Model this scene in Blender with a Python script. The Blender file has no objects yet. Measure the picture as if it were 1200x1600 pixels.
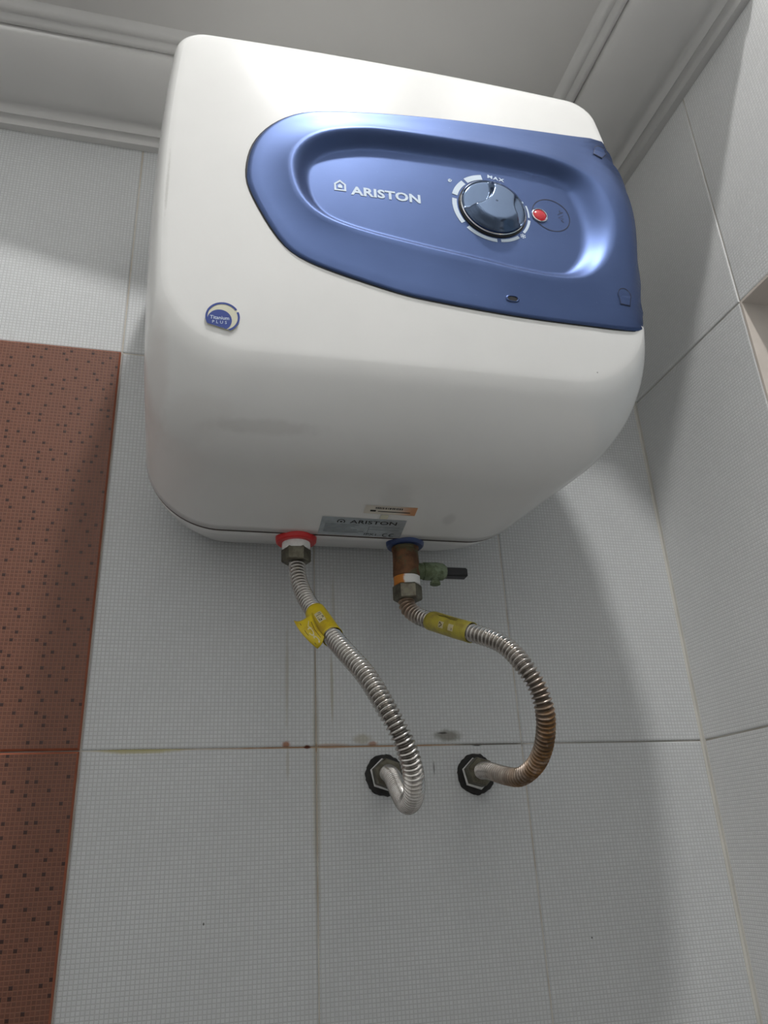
import bpy, bmesh, math, random
from mathutils import Vector, Matrix
from mathutils.bvhtree import BVHTree
random.seed(7)
S = bpy.context.scene
COL = S.collection
# ------------------------------------------------------------------ camera
cd = bpy.data.cameras.new('camera')
cam = bpy.data.objects.new('camera', cd); COL.objects.link(cam)
cd.sensor_fit = 'VERTICAL'; cd.sensor_height = 36.0; cd.lens = 36.0*1217.15/1600
cd.clip_start = .01
RT = Vector((.96876502, -.24360536, -.0463764)); UP = Vector((-.0557834, -.39630259, .91642374)); FW = Vector((.24162482, .88521223, .39751322))
cam.matrix_world = Matrix(((RT.x, UP.x, -FW.x, 0), (RT.y, UP.y, -FW.y, -.72), (RT.z, UP.z, -FW.z, 0), (0, 0, 0, 1)))
S.camera = cam
# ------------------------------------------------------------------ world, light, exposure
LAMP_POS = (.2, -.83, 1.80); LAMP_R = .045; LAMP_STRENGTH = 940.0
WORLD_STRENGTH = .6
wd = bpy.data.worlds.new('daylight'); S.world = wd; wd.use_nodes = True
wd.node_tree.nodes['Background'].inputs[0].default_value = (.75, .85, 1, 1)
wd.node_tree.nodes['Background'].inputs[1].default_value = WORLD_STRENGTH
S.view_settings.view_transform = 'Standard'; S.view_settings.look = 'None'
S.view_settings.gamma = 1; S.view_settings.use_curve_mapping = False
S.view_settings.exposure = 0.0

# ------------------------------------------------------------------ helpers
def root_loc(o):
    v = Vector((0, 0, 0))
    while o is not None:
        v += o.location; o = o.parent
    return v
def link(name, me, mat, parent=None):
    o = bpy.data.objects.new(name, me); COL.objects.link(o)
    for m in (mat if isinstance(mat, (list, tuple)) else [mat]): me.materials.append(m)
    if parent: o.parent = parent
    return o
def mk(name, V, F, mat, parent=None, smooth=False, fm=None):
    """one mesh object from world-space vertices"""
    off = root_loc(parent) if parent else Vector((0, 0, 0))
    me = bpy.data.meshes.new(name)
    me.from_pydata([tuple(Vector(v)-off) for v in V], [], F); me.update()
    if smooth: me.polygons.foreach_set('use_smooth', [True]*len(me.polygons))
    o = link(name, me, mat, parent)
    if fm: me.polygons.foreach_set('material_index', fm)
    return o
def from_bm(name, bm, mat, parent=None, smooth=False):
    off = root_loc(parent) if parent else Vector((0, 0, 0))
    bmesh.ops.recalc_face_normals(bm, faces=bm.faces)
    bmesh.ops.translate(bm, verts=bm.verts, vec=-off)
    me = bpy.data.meshes.new(name); bm.to_mesh(me); bm.free()
    if smooth: me.polygons.foreach_set('use_smooth', [True]*len(me.polygons))
    return link(name, me, mat, parent)
def sharp(o, deg=35):
    bm = bmesh.new(); bm.from_mesh(o.data)
    for e in bm.edges:
        e.smooth = not (len(e.link_faces) == 2 and e.calc_face_angle(0) > math.radians(deg))
    for f in bm.faces: f.smooth = True
    bm.to_mesh(o.data); bm.free(); return o
def thing(name, label, cat, loc, group=None):
    o = bpy.data.objects.new(name, None); COL.objects.link(o); o.location = loc; o.empty_display_size = .02
    o['label'] = label; o['category'] = cat
    if group: o['group'] = group
    return o
def box(bm, lo, hi):
    lo, hi = Vector(lo), Vector(hi)
    m = Matrix.Translation((lo+hi)/2) @ Matrix.Diagonal((*(hi-lo), 1))
    return bmesh.ops.create_cube(bm, size=1, matrix=m)['verts']
def frame_of(axis, ref=None):
    w = Vector(axis).normalized()
    r = Vector(ref) if ref else (Vector((0, 0, 1)) if abs(w.z) < .9 else Vector((1, 0, 0)))
    u = (r - w*r.dot(w)).normalized(); return u, w.cross(u), w
def lathe(name, origin, axis, prof, mat, parent, n=40, ref=None, phase=0, deg=35, wob=None):
    """prof = [(along, radius)...]; ends with radius 0 are closed"""
    o0 = Vector(origin); u, v, w = frame_of(axis, ref); V = []; F = []
    for i, (a, r) in enumerate(prof):
        for k in range(n):
            t = 2*math.pi*k/n + phase
            rr = r*(wob(i, k) if wob else 1)
            V.append(o0 + w*a + (u*math.cos(t) + v*math.sin(t))*rr)
    for i in range(len(prof)-1):
        for k in range(n):
            F.append((i*n+k, i*n+(k+1) % n, (i+1)*n+(k+1) % n, (i+1)*n+k))
    F.append(tuple(range(n))[::-1]); F.append(tuple((len(prof)-1)*n+k for k in range(n)))
    bm = bmesh.new(); vs = [bm.verts.new(p) for p in V]
    for f in F:
        try: bm.faces.new([vs[i] for i in f])
        except ValueError: pass
    bmesh.ops.remove_doubles(bm, verts=bm.verts, dist=1e-6)
    return sharp(from_bm(name, bm, mat, parent), deg)

# ------------------------------------------------------------------ materials
class NT:
    def __init__(s, name):
        s.m = bpy.data.materials.new(name); s.m.use_nodes = True; s.t = s.m.node_tree
        s.b = s.t.nodes['Principled BSDF']; s._pos = None
    def n(s, typ, **kw):
        x = s.t.nodes.new(typ)
        for k, v in kw.items(): setattr(x, k, v)
        return x
    def put(s, sock, v):
        if v is None: return
        if isinstance(v, bpy.types.NodeSocket): s.t.links.new(v, sock)
        else: sock.default_value = v
    def set(s, **kw):
        for k, v in kw.items(): s.put(s.b.inputs[k.replace('_', ' ')], v)
        return s
    def math(s, op, a, b=None, c=None, clamp=False):
        x = s.n('ShaderNodeMath', operation=op, use_clamp=clamp)
        for i, q in enumerate((a, b, c)): s.put(x.inputs[i], q)
        return x.outputs[0]
    def pos(s):
        if not s._pos: s._pos = s.n('ShaderNodeNewGeometry').outputs['Position']
        return s._pos
    def xyz(s):
        x = s.n('ShaderNodeSeparateXYZ'); s.put(x.inputs[0], s.pos()); return x.outputs
    def noise(s, scale, detail=3, rough=.5, vec=None, out=0):
        x = s.n('ShaderNodeTexNoise'); x.inputs['Scale'].default_value = scale
        x.inputs['Detail'].default_value = detail; x.inputs['Roughness'].default_value = rough
        s.put(x.inputs['Vector'], vec or s.pos()); return x.outputs[out]
    def ramp(s, v, a, b, lo=0., hi=1., smooth=True):
        x = s.n('ShaderNodeMapRange'); x.interpolation_type = 'SMOOTHSTEP' if smooth else 'LINEAR'
        for i, q in enumerate((v, a, b, lo, hi)): s.put(x.inputs[i], q)
        return x.outputs[0]
    def mix(s, f, a, b, mode='MIX'):
        x = s.n('ShaderNodeMix', data_type='RGBA', blend_type=mode)
        s.put(x.inputs[0], f)
        for i, q in ((6, a), (7, b)):
            s.put(x.inputs[i], (*q, 1) if isinstance(q, tuple) and len(q) == 3 else q)
        return x.outputs[2]
    def blob(s, c, r, wob=.35, sc=120):
        """soft-edged stain of centre c, radii r in world space"""
        a = s.n('ShaderNodeVectorMath', operation='SUBTRACT'); s.put(a.inputs[0], s.pos()); a.inputs[1].default_value = c
        d = s.n('ShaderNodeVectorMath', operation='DIVIDE'); s.put(d.inputs[0], a.outputs[0]); d.inputs[1].default_value = r
        l = s.n('ShaderNodeVectorMath', operation='LENGTH'); s.put(l.inputs[0], d.outputs[0])
        w = s.math('MULTIPLY_ADD', s.noise(sc, 3), wob*2, l.outputs['Value'])
        return s.ramp(w, 1.0+wob, .35+wob)
    def bump(s, h, strength=.3, dist=.001):
        x = s.n('ShaderNodeBump'); x.inputs['Strength'].default_value = strength; x.inputs['Distance'].default_value = dist
        s.put(x.inputs['Height'], h); s.put(s.b.inputs['Normal'], x.outputs[0])
def srgb(r, g, b): return tuple(((c/255+.055)/1.055)**2.4 if c > 10 else c/255/12.92 for c in (r, g, b))
def plain(name, col, rough=.5, metal=0., var=.06, sc=60, bump=0., **kw):
    t = NT(name); nz = t.noise(sc, 4)
    f = t.ramp(nz, .3, .7)
    t.set(Base_Color=t.mix(f, tuple(c*(1-var) for c in col), tuple(min(1, c*(1+var)) for c in col)), Roughness=rough, Metallic=metal)
    if bump: t.bump(nz, bump, .0008)
    for k, v in kw.items(): t.put(t.b.inputs[k.replace('_', ' ')], v)
    return t.m

CELL = .2/58
def tile_material(name, axis, base, groutc, dots=False, stains=()):
    t = NT(name); xyz = t.xyz(); A, B = xyz[axis], xyz[2]
    ca = t.math('DIVIDE', A, CELL); cb = t.math('DIVIDE', B, CELL)
    def line(c):
        f = t.math('FRACT', c); d = t.math('ABSOLUTE', t.math('SUBTRACT', f, .5)); return t.ramp(d, .30, .47)
    ln = t.math('MAXIMUM', line(ca), line(cb))
    nz = t.noise(9, 3); fine = t.noise(420, 2)
    col = t.mix(t.ramp(nz, .3, .7), tuple(c*.97 for c in base), tuple(c*1.02 for c in base))
    cv = t.n('ShaderNodeCombineXYZ'); t.put(cv.inputs[0], t.math('FLOOR', ca)); t.put(cv.inputs[1], t.math('FLOOR', cb))
    wn = t.n('ShaderNodeTexWhiteNoise', noise_dimensions='2D'); t.put(wn.inputs['Vector'], cv.outputs[0])
    col = t.mix(.35 if dots else .12, col, t.mix(wn.outputs[0], tuple(c*.72 for c in base), tuple(c*1.25 for c in base)))
    col = t.mix(ln, col, groutc)
    if dots:
        fa, fb = t.math('FLOOR', ca), t.math('FLOOR', cb)
        ba = t.math('FLOOR', t.math('DIVIDE', t.math('ADD', fa, t.math('MULTIPLY', t.math('FLOOR', t.math('DIVIDE', fb, 3.)), 2.)), 5.)); bb = t.math('FLOOR', t.math('DIVIDE', fb, 3.))
        v2 = t.n('ShaderNodeCombineXYZ'); t.put(v2.inputs[0], ba); t.put(v2.inputs[1], bb)
        w2 = t.n('ShaderNodeTexWhiteNoise', noise_dimensions='2D'); t.put(w2.inputs['Vector'], v2.outputs[0])
        sc = t.n('ShaderNodeSeparateColor'); t.put(sc.inputs[0], w2.outputs[1])
        sa = t.math('ADD', fa, t.math('MULTIPLY', bb, 2.))
        ra = t.math('SUBTRACT', sa, t.math('MULTIPLY', ba, 5.)); rb = t.math('SUBTRACT', fb, t.math('MULTIPLY', bb, 3.))
        ha = t.math('COMPARE', ra, t.math('FLOOR', t.math('MULTIPLY', sc.outputs[0], 4.)), .1)
        hb = t.math('COMPARE', rb, t.math('FLOOR', t.math('MULTIPLY', sc.outputs[1], 2.)), .1)
        dot = t.math('MULTIPLY', t.math('MULTIPLY', ha, hb), t.math('SUBTRACT', 1., t.math('MULTIPLY', ln, .7)))
        col = t.mix(dot, col, (base[0]*.22, base[1]*.14, base[2]*.14))
    for c, r, k, sc_, amt in stains:
        m = t.math('MULTIPLY', t.blob(c, r, .3, sc_), amt)
        col = t.mix(m, col, k)
    t.set(Base_Color=col, Roughness=t.math('MULTIPLY_ADD', ln, .3, .34))
    t.bump(t.math('SUBTRACT', t.math('MULTIPLY', fine, .15), ln), .35, .0004)
    return t.m
RUST = srgb(150, 88, 40); DRIP = srgb(150, 140, 110); SOOT = srgb(60, 58, 52)
stain_list = [
    ((.0955, 0, .150), (.0022, .02, .060), DRIP, 90, .35), ((.0965, 0, .075), (.002, .02, .02), DRIP, 90, .3),
    ((.1405, 0, .215), (.0022, .02, .045), DRIP, 70, .3), ((.1375, 0, .140), (.002, .02, .042), DRIP, 70, .5),
    ((.122, 0, .05), (.005, .02, .14), DRIP, 40, .35),
    ((.095, 0, .0905), (.005, .02, .004), RUST, 200, .85), ((.114, 0, .088), (.0035, .02, .0022), srgb(90, 40, 15), 200, 1.),
    ((.175, 0, .0895), (.006, .02, .0035), RUST, 150, .7), ((.135, 0, .0885), (.022, .02, .003), srgb(170, 130, 95), 150, .5),
    ((.2479, 0, .0960), (.018, .02, .007), srgb(110, 105, 92), 190, .75), ((.243, 0, .0985), (.007, .02, .0012), SOOT, 190, .9),
    ((.2761, 0, .0871), (.006, .02, .0015), srgb(20, 18, 16), 190, 1.), ((.165, 0, .094), (.012, .02, .006), DRIP, 190, .5),
    ((.0292, 0, -.0479), (.0008, .02, .0016), SOOT, 10, 1.), ((.3686, 0, -.0803), (.001, .02, .001), SOOT, 10, .9),
    ((.232, 0, .067), (.0012, .02, .008), SOOT, 190, .6), ((-.03, 0, .0865), (.04, .02, .0025), srgb(175, 165, 110), 150, .7)]
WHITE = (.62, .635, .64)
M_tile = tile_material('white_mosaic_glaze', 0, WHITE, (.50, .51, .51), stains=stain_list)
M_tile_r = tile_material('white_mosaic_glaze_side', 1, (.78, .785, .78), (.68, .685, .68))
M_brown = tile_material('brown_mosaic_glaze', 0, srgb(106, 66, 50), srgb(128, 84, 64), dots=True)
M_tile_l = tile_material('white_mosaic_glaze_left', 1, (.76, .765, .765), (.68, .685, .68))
M_front = plain('white_front_wall_paint', (.80, .80, .79), .7, sc=8)
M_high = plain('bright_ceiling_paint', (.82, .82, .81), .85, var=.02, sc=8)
M_brown_edge = plain('brown_tile_edge', srgb(150, 84, 58), .5, bump=.2)
def grout_material():
    t = NT('stained_grout'); xyz = t.xyz()
    n = t.noise(35, 4); col = t.mix(t.ramp(n, .35, .7), srgb(205, 202, 195), srgb(186, 178, 165))
    for c, r, k, sc_, amt in (((.15, 0, .0877), (.16, .05, .006), srgb(160, 122, 86), 60, .9), ((.114, 0, .0877), (.004, .05, .01), srgb(90, 40, 15), 200, 1.),
                              ((.29, 0, .0877), (.05, .05, .006), srgb(95, 92, 86), 90, .9), ((.43, 0, .0877), (.11, .05, .006), srgb(120, 120, 116), 40, .8),
                              ((.122, 0, .10), (.006, .05, .2), srgb(170, 156, 134), 60, .5), ((-.03, 0, .0877), (.05, .05, .006), srgb(176, 168, 112), 90, .8)):
        col = t.mix(t.math('MULTIPLY', t.blob(c, r, .3, sc_), amt), col, k)
    col = t.mix(t.math('GREATER_THAN', xyz[2], .86), col, (.80, .80, .79))      # painted plaster above the tiling
    t.set(Base_Color=col, Roughness=.85); t.bump(t.noise(500, 2), .3, .0005); return t.m
M_grout = grout_material()
M_caulk = plain('beige_caulk', srgb(200, 198, 190), .6, sc=30, bump=.2)
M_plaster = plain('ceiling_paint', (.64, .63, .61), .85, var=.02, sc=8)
M_cornice = plain('cornice_paint', (.66, .655, .64), .55, var=.02, sc=14)
M_reveal = plain('reveal_plaster', srgb(214, 204, 194), .8, sc=25, bump=.2)
M_floor = plain('floor_tile_grey', (.30, .29, .28), .5, sc=12)
M_frame = plain('white_upvc', (.75, .75, .74), .4)

# ------------------------------------------------------------------ the room
XR = .523; XL = -.8777; YF = -1.5; ZF = -1.5123; ZT = .776; ZC = .824; ZH = 1.81   # ZC: lowered ceiling over the heater, ZH: unseen higher ceiling, added to hold the lamp
def struct(o): o['kind'] = 'structure'; return o
bm = bmesh.new(); box(bm, (XL, .0009, ZF), (XR, .09, ZH)); wall_back = struct(from_bm('wall_back', bm, M_grout))
bm = bmesh.new()
WY0, WY1, WZ0, WZ1 = -.798, -.198, .0877, .4877
for lo, hi in (((XR+.0009, YF, ZF), (XR+.16, .09, WZ0)), ((XR+.0009, YF, WZ1), (XR+.16, .09, ZH)),
               ((XR+.0009, YF, WZ0), (XR+.16, WY0, WZ1)), ((XR+.0009, WY1, WZ0), (XR+.16, .09, WZ1))): box(bm, lo, hi)
wall_right = struct(from_bm('wall_right', bm, [M_grout]))
bm = bmesh.new(); box(bm, (XL-.09, YF, ZF), (XL, .09, ZH)); struct(from_bm('wall_left', bm, M_tile_l))
bm = bmesh.new(); box(bm, (XL-.09, YF-.09, ZF), (XR+.16, YF, ZH)); struct(from_bm('wall_front', bm, M_front))
bm = bmesh.new(); box(bm, (XL-.09, YF-.09, ZF-.08), (XR+.16, .09, ZF)); struct(from_bm('floor', bm, M_floor))
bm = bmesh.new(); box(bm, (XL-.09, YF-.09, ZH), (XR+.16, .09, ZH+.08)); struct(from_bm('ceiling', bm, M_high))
# lowered plaster ceiling over the heater; unseen front edge shaped to pass lamp light
bm = bmesh.new()
edge = [(XL, -.140), (-.45, -.140), (-.30, -.142), (-.20, -.142), (-.10, -.158), (0, -.176), (.10, -.197), (.20, -.218), (.30, -.239), (.38, -.256), (.44, -.270), (.49, -.287), (XR, -.322)]
pts = edge + [(XR, .0), (XL, .0)]
lo_ = [bm.verts.new((x, y, ZC)) for x, y in pts]; hi_ = [bm.verts.new((x, y, ZC+.03)) for x, y in pts]
bm.faces.new(lo_); bm.faces.new(hi_)
for i in range(len(pts)): bm.faces.new((lo_[i], lo_[(i+1) % len(pts)], hi_[(i+1) % len(pts)], hi_[i]))
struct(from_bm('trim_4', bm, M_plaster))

def tile_mesh(name, w, h, t, c, axis):
    """bevelled tile; face at 0 along the inward direction, body behind it"""
    def P(a, d, z): return (a, d, z) if axis == 0 else (d, a, z)
    V = []
    for ins, d in ((0, t), (0, c), (c, 0)):
        for a, z in ((-1, -1), (1, -1), (1, 1), (-1, 1)): V.append(P(a*(w/2-ins), d, z*(h/2-ins)))
    F = [(8, 9, 10, 11)]
    for i in range(2):
        for k in range(4): F.append((i*4+k, i*4+(k+1) % 4, (i+1)*4+(k+1) % 4, (i+1)*4+k))
    F.append((3, 2, 1, 0))
    me = bpy.data.meshes.new(name); me.from_pydata(V, [], F)
    b = bmesh.new(); b.from_mesh(me); bmesh.ops.recalc_face_normals(b, faces=b.faces); b.to_mesh(me); b.free()
    return me
G = .0013
tm_cache = {}
def lay(parent, axis, plane, lo, hi, mats, key, proud=0., t=.005):
    w, h = hi[0]-lo[0]-G, hi[1]-lo[1]-G; k = (key, round(w, 3), round(h, 3), axis)
    if k not in tm_cache:
        me = tile_mesh('tile', w, h, t, .0009 if not proud else .0016, axis); tm_cache[k] = me
        for m in mats: me.materials.append(m)
        if len(mats) > 1: me.polygons.foreach_set('material_index', [0]+[1]*(len(me.polygons)-1))
    o = bpy.data.objects.new('tile', tm_cache[k]); COL.objects.link(o); o.parent = parent
    c = ((lo[0]+hi[0])/2, (lo[1]+hi[1])/2); j = random.uniform(-.0003, .0003) - proud
    tilt = random.uniform(-.0008, .0008)
    if axis == 0: o.location = (c[0], plane+j, c[1]); o.rotation_euler = (tilt, 0, random.uniform(-.0012, .0012))
    else: o.location = (plane+j, c[0], c[1]); o.rotation_euler = (0, tilt, random.uniform(-.0012, .0012))
    return o
zrows = [ZF+.4*i for i in range(6)] + [ZT+.02]
for ix in range(7):
    x0 = XL+.2*ix; x1 = x0+.2
    for iz in range(6):
        z0, z1 = zrows[iz], zrows[iz+1]
        brown = ix == 3 and iz < 5
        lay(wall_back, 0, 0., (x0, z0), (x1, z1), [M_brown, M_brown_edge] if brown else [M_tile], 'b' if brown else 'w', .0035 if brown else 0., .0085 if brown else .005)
ycols = [0-.198*i for i in range(8)] + [YF]
for iy in range(8):
    y1, y0 = ycols[iy], ycols[iy+1]
    for iz in range(6):
        z0, z1 = zrows[iz], zrows[iz+1]
        if iz == 4 and y1 <= WY1+.001 and y0 >= -.80: continue
        if iz == 5: z1 = z0+.4
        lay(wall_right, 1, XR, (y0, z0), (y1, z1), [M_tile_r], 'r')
# caulked corner bead
bm = bmesh.new()
c_ = [(XR-.0034, -.0004), (XR-.0012, -.0012), (XR-.0004, -.0034), (XR+.001, -.0034), (XR+.001, .001), (XR-.0034, .001)]
lo_ = [bm.verts.new((a, b, ZF)) for a, b in c_]; hi_ = [bm.verts.new((a, b, ZT)) for a, b in c_]
for i in range(6): bm.faces.new((lo_[i], lo_[(i+1) % 6], hi_[(i+1) % 6], hi_[i]))
struct(from_bm('trim_3', bm, M_caulk))
# window recess in the right wall: plaster lining, frame, frosted pane
win = bpy.data.objects.new('window_1', None); COL.objects.link(win); win.location = (XR+.1, (WY0+WY1)/2, WZ0); struct(win)
bm = bmesh.new()
tk = .0025
for lo, hi in (((XR, WY1-tk, WZ0), (XR+.16, WY1, WZ1)), ((XR, WY0, WZ0), (XR+.16, WY0+tk, WZ1)), ((XR, WY0+tk, WZ1-tk), (XR+.16, WY1-tk, WZ1)), ((XR, WY0+tk, WZ0), (XR+.16, WY1-tk, WZ0+tk))): box(bm, lo, hi)
from_bm('window_reveal', bm, M_reveal, win)
bm = bmesh.new(); y0, y1, z0, z1 = WY0+tk, WY1-tk, WZ0+tk, WZ1-tk
for lo, hi in (((XR+.11, y0, z0), (XR+.14, y0+.03, z1)), ((XR+.11, y1-.03, z0), (XR+.14, y1, z1)), ((XR+.11, y0+.03, z0), (XR+.14, y1-.03, z0+.03)), ((XR+.11, y0+.03, z1-.03), (XR+.14, y1-.03, z1)), ((XR+.112, (y0+y1)/2-.014, z0+.03), (XR+.138, (y0+y1)/2+.014, z1-.03))): box(bm, lo, hi)
wf = from_bm('window_frame', bm, M_frame, win)
t = NT('frosted_pane'); t.t.nodes.remove(t.b); tr = t.n('ShaderNodeBsdfTranslucent'); tr.inputs[0].default_value = (.8, .85, .85, 1)
gl = t.n('ShaderNodeBsdfGlossy'); gl.inputs['Roughness'].default_value = .25; mx = t.n('ShaderNodeMixShader'); mx.inputs[0].default_value = .12
bp = t.n('ShaderNodeBump'); bp.inputs['Strength'].default_value = .4; t.put(bp.inputs['Height'], t.noise(150, 2)); t.put(gl.inputs['Normal'], bp.outputs[0])
t.put(mx.inputs[1], tr.outputs[0]); t.put(mx.inputs[2], gl.outputs[0]); t.put(t.t.nodes['Material Output'].inputs[0], mx.outputs[0]); M_pane = t.m
for a, b in ((y0+.03, (y0+y1)/2-.014), ((y0+y1)/2+.014, y1-.03)):
    bm = bmesh.new(); box(bm, (XR+.122, a, z0+.03), (XR+.126, b, z1-.03)); from_bm('window_pane', bm, M_pane, win)

# cornice mouldings swept round the room with mitred corners
prof = [(0, .7745), (.009, .7745), (.0105, .7795), (.012, .7815), (.0165, .782), (.0185, .7805), (.0205, .7822), (.0235, .7855), (.028, .7865), (.030, .7855)]
for i in range(1, 11):
    a = i/10*math.pi/2; prof.append((.030+.072*math.sin(a)*1.0, .7855+.030*(1-math.cos(a))**.8*1.0))
prof += [(.1030, .8135), (.1055, .8125), (.109, .8135), (.1115, .8165), (.1135, .8172), (.1155, .816), (.119, .8162), (.1225, .819), (.1245, .8225), (.127, .8245), (0, .8245)]
def cornice(name, p0, p1, nrm, m0, m1):
    """m0, m1 = how far the ends run back per unit of projection (mitre)"""
    p0, p1 = Vector(p0), Vector(p1); d = (p1-p0).normalized(); n = Vector(nrm); V = []; F = []; k = len(prof)
    for base, sg, m in ((p0, 1, m0), (p1, -1, m1)):
        for a, z in prof: V.append(base + n*a + d*sg*a*m + Vector((0, 0, z)))
    for i in range(k): F.append((i, (i+1) % k, k+(i+1) % k, k+i))
    F += [tuple(range(k)), tuple(range(k, 2*k))]
    bm = bmesh.new(); vs = [bm.verts.new(v) for v in V]
    for f in F: bm.faces.new([vs[i] for i in f])
    return struct(sharp(from_bm(name, bm, M_cornice), 50))
cornice('trim_1', (XL, 0, 0), (XR, 0, 0), (0, -1, 0), 0, 1)
cornice('trim_2', (XR, 0, 0), (XR, -.322, 0), (-1, 0, 0), 1, .44)

# ------------------------------------------------------------------ ceiling lamp (just above the frame)
lamp = thing('ceiling_light', 'round white downlight on the high ceiling in front of the water heater', 'light', LAMP_POS)
lathe('frame', LAMP_POS, (0, 0, -1), [(0, LAMP_R+.016), (.008, LAMP_R+.016), (.011, LAMP_R+.010), (.011, LAMP_R+.001), (.004, LAMP_R)], M_frame, lamp, 48)
t = NT('lamp_diffuser'); t.set(Base_Color=(.9, .9, .9, 1), Emission_Color=(1, .99, .98, 1), Emission_Strength=LAMP_STRENGTH); M_lamp = t.m
lathe('diffuser', LAMP_POS, (0, 0, -1), [(.004, LAMP_R-.0005), (.007, LAMP_R-.0005), (.0085, LAMP_R*.8), (.009, LAMP_R*.3)], M_lamp, lamp, 48)

# ------------------------------------------------------------------ water heater
HP = {'ds': 0.0829, 'dm': 0.2348, 'xl0': -0.0357, 'xr0': 0.3144, 'zb0': 0.2609, 'zt0': 0.68, 'xl1': -0.0366, 'xr1': 0.3777, 'zb1': 0.2935, 'zt1': 0.6975, 'Rs': 0.012, 'Rt': 0.0186, 'Hc': 0.0687, 'Dc': 0.06, 'B': 0.0026, 'rt': 0.022, 'rb': 0.0621, 'Ds': 0.0317, 'kz': 0.18, 'zc': 0.55, 'kx': 0.0579, 'tilt': -0.0174, 'bl': 0.0077, 'br': 0.0165, 'bb': 0.0003, 'bt': 0.0028}
def hull_loop(xl, xr, zb, zt, N):
    """rounded rectangle with slightly bowed sides, resampled evenly along its length"""
    p = HP; out = []; w, h = (xr-xl)/2, (zt-zb)/2; cx, cz = (xl+xr)/2, (zb+zt)/2; M = 4*N
    for i in range(M):
        a = 2*math.pi*i/M; c, s = math.cos(a), math.sin(a); k = 1/max(abs(c), abs(s)); X, Z = c*k*w, s*k*h
        r = p['rt'] if Z > 0 else p['rb']; qx, qz = abs(X)-(w-r), abs(Z)-(h-r)
        if qx > 0 and qz > 0:
            t = qz/r*math.pi/4 if qx >= qz else math.pi/2-qx/r*math.pi/4
            X = math.copysign(w-r+r*math.cos(t), X); Z = math.copysign(h-r+r*math.sin(t), Z)
        x, z = X/w, Z/h
        out.append((cx+X+(p['br'] if x > 0 else -p['bl'])*abs(x)*(1-z*z), cz+Z+(p['bt'] if z > 0 else -p['bb'])*abs(z)*(1-x*x)))
    L = [0]
    for i in range(M): L.append(L[-1]+math.dist(out[i], out[(i+1) % M]))
    res = []; j = 0
    for k in range(N):
        s = L[-1]*k/N
        while L[j+1] < s: j += 1
        f = (s-L[j])/max(1e-9, L[j+1]-L[j]); a, b = out[j], out[(j+1) % M]
        res.append((a[0]+(b[0]-a[0])*f, a[1]+(b[1]-a[1])*f))
    return res
def hull_bend(x, y, z):
    p = HP; u = (-y-p['ds'])/(p['dm']-p['ds'])
    return (x, y+u*(p['kz']*(z-p['zc'])**2+p['kx']*(x-.165)**2+p['tilt']*(x-.165)), z)
HN = 280; HK = 34; HCAP = 40
def hull_rings():
    p = HP; sa = math.sin(math.radians(80)); L = p['dm']-p['ds']; rings = []
    def fil(d, Rd, Ri):
        t = min(max((d-(p['dm']-Rd))/Rd, 0), 1)*sa
        return Ri*(1-math.sqrt(1-t*t))
    for k in range(HK):
        d = p['ds']+L*(1-(1-k/(HK-1))**1.8); u = (d-p['ds'])/L
        v = [p[q+'0']+(p[q+'1']-p[q+'0'])*u for q in ('xl', 'xr', 'zb', 'zt')]
        a = fil(d, p['Ds'], p['Rs'])
        lp = hull_loop(v[0]+a, v[1]-a, v[2]+fil(d, p['Dc'], p['Hc']), v[3]-fil(d, p['Rt'], p['Rt']), HN)
        rings.append([(x, -d, z) for x, z in lp])
    last = rings[-1]; cx = sum(q[0] for q in last)/HN; cz = sum(q[2] for q in last)/HN
    for k in range(1, HCAP):
        r = 1-k/HCAP
        rings.append([(cx+(q[0]-cx)*r, -(p['dm']+p['B']*(1-r*r)), cz+(q[2]-cz)*r) for q in last])
    return [[hull_bend(*q) for q in r] for r in rings], hull_bend(cx, -(p['dm']+p['B']), cz)
rings, apex = hull_rings()
HV = [Vector(q) for r in rings for q in r]+[Vector(apex)]; HF = []
for i in range(len(rings)-1):
    for j in range(HN): HF.append((i*HN+j, i*HN+(j+1) % HN, (i+1)*HN+(j+1) % HN, (i+1)*HN+j))
for j in range(HN): HF.append(((len(rings)-1)*HN+j, (len(rings)-1)*HN+(j+1) % HN, len(HV)-1))
hull = BVHTree.FromPolygons(HV, HF)
def hit_front(tree, x, z, off=0.):
    h = tree.ray_cast(Vector((x, -1, z)), Vector((0, 1, 0)))
    if h[0] is None: h = tree.find_nearest(Vector((x, -.25, z)))
    n = h[1] if h[1].y < 0 else -h[1]
    return h[0]+n*off, n
def hit_below(x, y, off=0.):
    h = hull.ray_cast(Vector((x, y, 0)), Vector((0, 0, 1))); n = h[1] if h[1].z < 0 else -h[1]
    return h[0]+n*off, n
AX, AY = .165, -.08           # vertical axis the panel is unrolled about
def ray_round(a, z):
    return (hull.ray_cast(Vector((AX, AY, z)), Vector((math.sin(a), -math.cos(a), 0)))[3])
RC = {}
def rad(a, z):
    """distance from the axis to the cover; faired where it turns the right-hand edge"""
    if a < .75: return ray_round(a, z)
    key = (round(a, 4), round(z, 4))
    if key not in RC:
        t = w = 0
        for i, wi in ((-2, 1), (-1, 2), (0, 3), (1, 2), (2, 1)):
            for dz in (-.004, 0, .004):
                t += wi*ray_round(a+i*.018, z+dz); w += wi
        f = min((a-.75)/.1, 1); RC[key] = t/w*f+ray_round(a, z)*(1-f)
    return RC[key]
def pt_round(a, z):
    r = rad(a, z); return Vector((AX+math.sin(a)*r, AY-math.cos(a)*r, z))
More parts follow.
